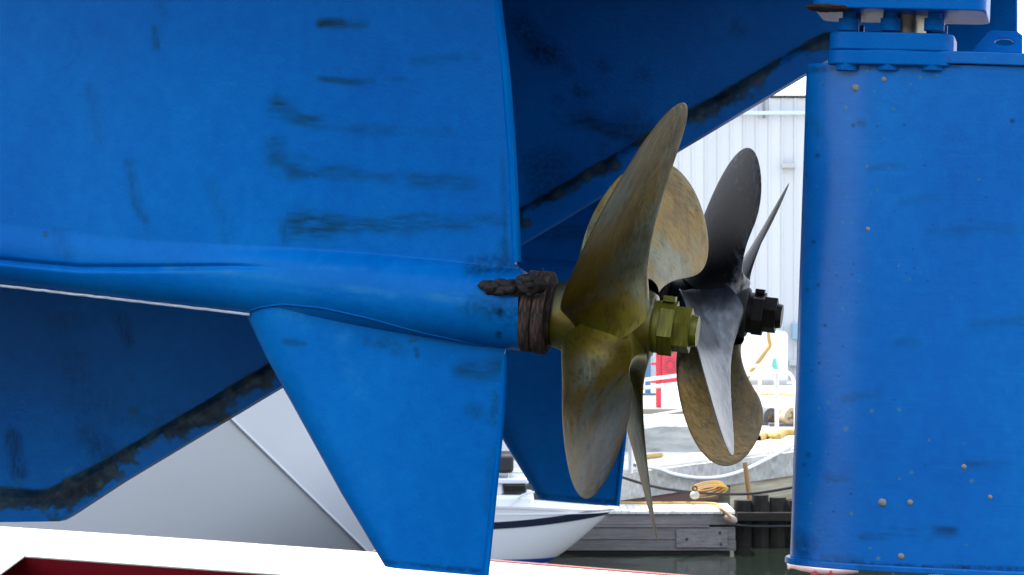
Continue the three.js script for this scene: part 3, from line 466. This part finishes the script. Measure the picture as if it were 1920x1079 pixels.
{
  const f = (pts, y) => pts.map(([a, b]) => onLevel(a, b, y));
  tag(mesh('yellow_hose', tube(f([[1420, 823], [1440, 818], [1455, 820], [1475, 812], [1500, 812]], WHARF + .07), .06, 50, 8), yellow), 'thick yellow hose lying on the boardwalk by the rollers', 'hose');
  tag(mesh('yellow_hose', tube(f([[1205, 858], [1222, 856], [1240, 854]], WHARF + .07), .03, 20, 8), yellow), 'short yellow hose end lying at the foot of the concrete block', 'hose');
  tag(mesh('white_hose', tube([[1190, 873], [1230, 879], [1262, 890], [1310, 897], [1355, 894], [1400, 880], [1445, 858], [1492, 834], [1530, 820]].map(([a, b]) => onUpright(a, b, E1, E2, .07)), .024, 80, 8), std([.8, .82, .88], .4)), 'white hose sagging along the concrete side of the wharf', 'hose');
  const dark = std([.018, .018, .02], .8);
  tag(mesh('mooring_line', tube([[1120, 880], [1165, 895], [1230, 914], [1300, 924], [1360, 927], [1410, 926], [1490, 914], [1600, 893]].map(([a, b]) => atDepth(a, b, 33.2)), .018, 80, 6), dark), 'thin black mooring line sagging below the wharf edge', 'rope');
  tag(mesh('mooring_line', tube([[1360, 984], [1400, 987], [1440, 988], [1600, 984]].map(([a, b]) => atDepth(a, b, 33.5)), .016, 60, 6), dark), 'thin black mooring line low under the wharf, just above the water', 'rope');
  tag(mesh('brown_hose', tube([[1397, 868], [1400, 890], [1405, 930], [1408, 965], [1404, 988], [1394, 1006], [1378, 1018]].map(([a, b]) => atDepth(a, b, 35.6)), .032, 60, 8), brownHose), 'brown hose hanging from the wharf edge towards the water', 'hose');
  const coil = thing('hose_coil', 'orange hose coil hanging under the wharf edge', 'hose', atDepth(1325, 912, 34)); for (let i = 0; i < 4; i++) { const g = new THREE.TorusGeometry(.17 + .01 * i, .022, 8, 40); g.scale(1, .28, .5); g.rotateZ(.18); const m = mesh('loop', g, i % 2 ? yellow : std([.6, .28, .03], .6), coil); m.position.set(.012 * i, -.02 * i, .03 * i); }
  const fl = thing('float', 'white float hanging at the end of the sunlit dock', 'float', atDepth(1303, 929, 33)); const fg = new THREE.SphereGeometry(.05, 20, 14); fg.scale(1.1, .95, 1); mesh('ball', fg, std([.42, .38, .32], .8), fl); mesh('eye', new THREE.TorusGeometry(.025, .009, 8, 16).translate(0, .075, 0), dark, fl);
  const fl2 = thing('float', 'pinkish float at the dark dock corner by the water', 'float', atDepth(1370, 974, 32.6)); const fg2 = new THREE.SphereGeometry(.06, 20, 14); fg2.scale(1.35, .85, 1); fg2.rotateZ(-.4); mesh('ball', fg2, std([.34, .26, .22], .8), fl2); mesh('eye', new THREE.TorusGeometry(.02, .008, 8, 16).translate(-.06, .06, 0), dark, fl2);
}
{ // under the wharf edge: rust-brown waling, dark sheet wall, beige pile cap, piles
  const place = (px0, px1, y0, y1, back, thick, m, name, label, cat) => { const a = onUpright(px0, 900, E1, E2).setY(0), b = onUpright(px1, 900, E1, E2).setY(0); const g = box(0, a.distanceTo(b), y0, y1, -back - thick, -back); const o = mesh(name, g, m); o.position.copy(a); o.rotation.y = Math.atan2(-eDir.z, eDir.x); return tag(o, label, cat); };
  const beige = new THREE.MeshStandardMaterial({ map: speckled([150, 138, 112], [190, 180, 156], 8, 81), roughness: .9 });
  place(1125, 1352, WHARF - .47, WHARF - .32, .03, .15, std([.12, .055, .04], .8), 'waling_beam', 'rust-brown beam under the wharf edge behind the sunlit dock', 'beam');
  place(1125, 1640, -1.5, WHARF - .314, 3.2, .2, concrete, 'retaining_wall', 'concrete retaining wall set far back under the wharf', 'wall');
  place(1376, 1640, WHARF - .62, WHARF - .312, .05, .5, beige, 'concrete_beam', 'beige concrete cross beam under the wharf edge', 'beam');
  { const a = atDepth(1378, 1000, 33.6).setY(0), o = thing('shade_piling', 'row of near-black piles added in place of the deep shade under the wharf', 'piling', a), tm = [0, 1, 2].map(k => new THREE.MeshStandardMaterial({ map: speckled([24 + 4 * k, 21 + 4 * k, 18 + 3 * k], [44 + 4 * k, 38 + 4 * k, 32 + 3 * k], 16, 120 + k), roughness: 1 }));  // dark piles added to stand in for deep shade under the wharf
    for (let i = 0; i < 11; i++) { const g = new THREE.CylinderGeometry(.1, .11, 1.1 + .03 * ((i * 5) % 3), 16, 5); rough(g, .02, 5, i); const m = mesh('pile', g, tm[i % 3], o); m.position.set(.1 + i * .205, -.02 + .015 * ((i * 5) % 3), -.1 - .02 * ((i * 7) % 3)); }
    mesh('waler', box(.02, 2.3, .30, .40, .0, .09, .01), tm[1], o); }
  for (const [px, lab] of [[1428, 'dark timber pile under the beige beam, next to the hanging brown hose'], [1470, 'dark timber pile under the beige beam, farther from the hanging brown hose']]) { const p = onUpright(px, 950, E1, E2, -.3); const g = new THREE.CylinderGeometry(.14, .16, WHARF + .8, 20, 6); rough(g, .03, 6, 4); const o = mesh('pile', g, std([.07, .058, .046], .9)); o.position.set(p.x, (WHARF - .6 - .9) / 2 - .05, p.z); tag(o, lab, 'pile', 'piles under the wharf'); }
}
{ // floating timber dock
  const D = 32.66, X = px => (px - CX) / FPX * D, yT = .483; const o = thing('floating_dock', 'grey timber floating dock with a sunlit white top, beside the white boat', 'dock', V(X(1200), 0, -D));
  const g2 = (x0, x1, y0, y1, z0, z1, r = .008) => { const g = box(X(x0), X(x1), y0, y1, -D + z0, -D + z1, r); g.translate(-X(1200), 0, D); return g; };
  const wood = [0, 1, 2].map(k => new THREE.MeshStandardMaterial({ map: tex(256, 64, (u, v) => { const n = fbm(u * 6, v * 30, 4, 100 + k) * 60 + noise2(u * 40, v * 12, 110 + k) * 14; return [66 + n + 6 * k, 62 + n + 5 * k, 58 + n + 6 * k]; }), roughness: .9 }));
  mesh('float_box', g2(985, 1370, -.25, .03, -1.15, -.06), std([.03, .03, .028], .8), o);
  mesh('side_board', g2(980, 1380, .035, .155, -.05, 0), wood[0], o); mesh('side_board', g2(980, 1379, .16, .30, -.045, .004), wood[1], o); mesh('side_board', g2(980, 1372, .325, yT - .034, -.06, -.02), wood[2], o);
  mesh('rub_strip', g2(980, 1330, .302, .322, -.05, .02, .004), wood[2], o);
  const pn = mesh('patch_panel', g2(1268, 1364, .075, .275, .006, .022, .004), wood[2], o); for (const [a, b] of [[1288, .17], [1350, .24], [1352, .11]]) { const g = new THREE.SphereGeometry(.018, 12, 8); g.scale(1, 1, .4); g.translate(X(a) - X(1200), b, .022); mesh('bolt', g, std([.03, .03, .03], .7), pn); }
  for (let i = 0; i < 30; i++) { const x0 = 980 + i * 13.3; mesh('deck_board', g2(x0, x0 + 12.7, yT - .033, yT, -1.2, .01 - .006 * (i % 3), .004), std([.6 + .06 * (i % 3), .57 + .06 * (i % 3), .52 + .06 * (i % 3)], .85), o); }
  tag(mesh('yellow_hose', tube([[1120, 942], [1200, 944], [1290, 944], [1335, 945]].map(([a, b]) => onLevel(a, b, yT + .03)).concat([[1352, 955], [1362, 963], [1372, 972]].map(([a, b]) => atDepth(a, b, 32.5))), .016, 70, 8), std([.42, .26, .06], .6)), 'yellow hose lying along the top of the timber dock', 'hose');
}
{ // white deck barge with a dark red side
  const yD = .8, e = (a, b) => { const p = onLevel(a, b, yD); return [p.x, p.z]; };
  const o = thing('barge', 'flat barge with a white sunlit deck and dark red side', 'barge', V(0, 0, -24));
  const back = [[-260, 972], [0, 988], [350, 1011], [700, 1036], [1237, 1079], [1500, 1101], [2100, 1160]], fr = [[1800, 1190], [560, 1080], [45, 1043], [0, 1076], [-60, 1130], [-500, 1120]];
  const pl = [...back, ...fr].map(([a, b]) => e(a, b));
  const tr = g => { g.translate(0, 0, 24); return g; };
  mesh('deck', tr(prism(pl.slice().reverse(), yD - .012, yD)), new THREE.MeshStandardMaterial({ map: speckled([188, 180, 162], [222, 216, 202], 8, 91), roughness: .7 }), o);
  const cx = pl.reduce((s, q) => s + q[0], 0) / pl.length, cz = pl.reduce((s, q) => s + q[1], 0) / pl.length; 
  const hullPlan = [...back, [1800, 1190], [560, 1080], [45, 1043], [-500, 1006]].map(([a, b]) => e(a, b));
  mesh('side', tr(prism(hullPlan.slice().reverse(), -.4, yD - .014)), new THREE.MeshPhysicalMaterial({ color: new THREE.Color(.15, .002, .006), roughness: .7, specularIntensity: .15 }), o);
  mesh('edge_strip', tr(tube(back.slice(3).map(([a, b]) => { const [x, z] = e(a, b); return V(x, yD + .006, z); }), .012, 60, 6)), std([.22, .05, .04], .6), o);
  // red horn cleat on the barge
  const p = onLevel(1543, 1096, yD), s = -p.z / FPX; const c = thing('horn_cleat', 'red horn cleat below the rudder, its sun highlight coloured as a pale top', 'cleat', p);
  const h = (1096 - 1070) * s; mesh('horns', tube([[-66, 1062], [-58, 1060], [-35, 1066], [0, 1071], [35, 1072], [58, 1070], [66, 1069]].map(([a, b]) => V(a * s, (1096 - b) * s, 0)), 6.5 * s, 50, 14), std([.55, .40, .38], .35), c);  // sun highlight put into the pale colour of the horns
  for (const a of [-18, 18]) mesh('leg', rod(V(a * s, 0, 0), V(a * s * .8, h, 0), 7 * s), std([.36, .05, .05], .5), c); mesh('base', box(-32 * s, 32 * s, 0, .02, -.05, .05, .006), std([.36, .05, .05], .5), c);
}
// ---------------------------------------------------------------- boats
const gel = std([.80, .80, .80], .25);
{ // small white motorboat with navy stripe, bow to the right
  const D = 31.6, p0 = atDepth(1025, 1044, D), o = thing('motorboat', 'small white motorboat with a navy stripe and blue bottom, moored by the timber dock', 'boat', V(p0.x, 0, -D));
  // local: x forward (right), y up from the water, z towards the camera
  const X0 = -1.72, XB = .73, half = x => .6 * Math.sqrt(clamp(1 - Math.pow(clamp((x + .9) / (XB + .9)), 2.2)));
  const sheer = x => lerp(.66, .60, sstep(-.6, XB, x)), stem = y => lerp(-.02, XB, Math.pow(clamp(y / .6), .8));
  const side = (lo, hi, out, zs) => { const pos = [], idx = [], NX = 60, NY = 14; for (let j = 0; j <= NY; j++) for (let i = 0; i <= NX; i++) { const s = 1 - (1 - i / NX) ** 1.8, f = j / NY; let x = lerp(X0, XB, s), y = lerp(lo(x), hi(x), f); x = lerp(X0, stem(y), s); y = lerp(lo(x), hi(x), f); x = lerp(X0, stem(y) + out * .4, s); const fl = .66 + .34 * Math.pow(clamp((y + .12) / .78), .6); pos.push(x, y, zs * (half(lerp(X0, XB, s)) * fl + out)); } for (let j = 0; j < NY; j++) for (let i = 0; i < NX; i++) { const a = j * (NX + 1) + i, b = a + 1, c = a + NX + 1, d = c + 1; if (zs > 0) idx.push(a, b, c, b, d, c); else idx.push(a, c, b, b, c, d); } return geo(pos, idx); };
  const both = (lo, hi, out) => mergeGeometries([side(lo, hi, out, 1), side(lo, hi, out, -1)]);
  const up = x => .14 * Math.pow(clamp((x + .75) / 1.4), 1.7);
  mesh('hull', both(x => -.15, sheer, 0), gel, o); mesh('stripe', both(x => .41 + up(x) * .9, x => Math.min(.485 + up(x), sheer(x) - .002), .006), std([.012, .018, .045], .35), o); mesh('bottom_paint', both(x => -.149, x => .075, .005), std([.02, .08, .42], .5), o); mesh('rubbing_strake', both(x => sheer(x) - .02, x => sheer(x) + .005, .012), gel, o);
  { const pts = []; for (let i = 0; i <= 40; i++) { const x = lerp(X0, XB - .005, i / 40); pts.push([x, Math.max(.004, half(x) - .012)]); } const sh = new THREE.Shape([...pts, ...pts.slice().reverse().map(q => [q[0], -q[1]])].map(q => new THREE.Vector2(...q))); const g = new THREE.ExtrudeGeometry(sh, { depth: .03, bevelEnabled: false }); g.rotateX(-Math.PI / 2); g.translate(0, .565, 0); mesh('deck', g, gel, o); mesh('transom', box(X0 - .03, X0, -.15, .66, -.58, .58), gel, o); }
  mesh('coaming', box(X0 + .15, -.14, .59, .77, -.46, .46, .05), gel, o); mesh('window', box(-.47, -.22, .79, .885, -.40, .42, .02), std([.02, .025, .02], .1), o); mesh('console', box(-1.4, -.475, .765, .9, -.36, .40, .03), gel, o); mesh('cabin_top', box(-1.45, -.2, .89, .95, -.42, .44, .02), gel, o);
  mesh('canopy', box(-1.5, -.36, 1.0, 1.2, -.4, .42, .05), std([.03, .03, .032], .8), o);
  for (const z of [-.36, .38]) for (const x of [-1.4, -.42]) mesh('canopy_post', rod(V(x, .9, z), V(x, 1.05, z), .012), steel, o);
  mesh('bow_rail', tube([V(-.4, .66, .5), V(-.25, .78, .46), V(.2, .8, .36), V(.5, .74, .2)], .01, 40, 6), steel, o);
}
{ // large pale hull seen past its bow, behind the barge
  const SC = 1.07, o = thing('yacht', 'large pale grey boat hull with a bright chine line, moored beyond the barge', 'boat', V(-5.96 * SC, 0, -30.02 * SC)); o.scale.setScalar(SC);
  o.rotation.y = -Math.PI / 2 - 18 * Math.PI / 180; o.position.y = 3 - 3 * SC;   // local x -> heading, towards the camera and left
  const NX = 70, x0 = -8, x1 = 2.5, st = i => lerp(x0, x1, 1 - (1 - i / NX) ** 1.5);
  const full = x => Math.min(4.5, 3.3 - .31 * x) / 4.5 * (1 - Math.pow(clamp(x / 2.5), 2.5)), chZ = x => 4.5 * full(x), chY = x => Math.max(-.6, 1.695 + .71 * x), shY = x => 3.5 + .1 * (x + 8), shZ = x => 4.75 * full(x - .25) + .02, kY = x => -3.2 + 6.4 * Math.pow(clamp((x + 1) / 3.5), 2);
  const surf = (A, B, n, zs, bulge) => { const pos = [], idx = []; for (let j = 0; j <= n; j++) for (let i = 0; i <= NX; i++) { const x = st(i), t = j / n, a = A(x), b = B(x); pos.push(x, lerp(a[0], b[0], t), zs * (lerp(a[1], b[1], t) + bulge * Math.sin(t * Math.PI) * full(x))); } for (let j = 0; j < n; j++) for (let i = 0; i < NX; i++) { const a = j * (NX + 1) + i, b = a + 1, c = a + NX + 1, d = c + 1; if (zs > 0) idx.push(a, b, c, b, d, c); else idx.push(a, c, b, b, c, d); } return geo(pos, idx); };
  const K = x => [kY(x), 0], C = x => [Math.max(chY(x), kY(x)), chZ(x)], S = x => [shY(x), shZ(x)], two = (A, B, n, bu) => mergeGeometries([surf(A, B, n, 1, bu), surf(A, B, n, -1, bu)]);
  mesh('bottom', two(K, C, 12, .02), std([.80, .82, .84], .5), o); mesh('topside', two(C, S, 12, -.08), std([.50, .51, .53], .3), o);
  for (const zs of [1, -1]) { const pts = []; for (let i = 0; i <= NX; i += 2) { const c = C(st(i)); pts.push(V(st(i), c[0], zs * (c[1] + .01))); } mesh('spray_rail', tube(pts, .016, 120, 8), std([.66, .67, .69], .8), o); }
  { const pos = [], idx = []; for (let i = 0; i <= NX; i++) pos.push(st(i), shY(st(i)), shZ(st(i)), st(i), shY(st(i)), -shZ(st(i))); for (let i = 0; i < NX; i++) { const a = 2 * i; idx.push(a, a + 2, a + 1, a + 1, a + 2, a + 3); } mesh('deck', geo(pos, idx), gel, o); mesh('transom', geo([x0, kY(x0), 0, x0, chY(x0), chZ(x0), x0, shY(x0), shZ(x0), x0, shY(x0), -shZ(x0), x0, chY(x0), -chZ(x0)], [0, 2, 1, 0, 3, 2, 0, 4, 3]), gel, o); }
}
renderer.render(scene, camera);
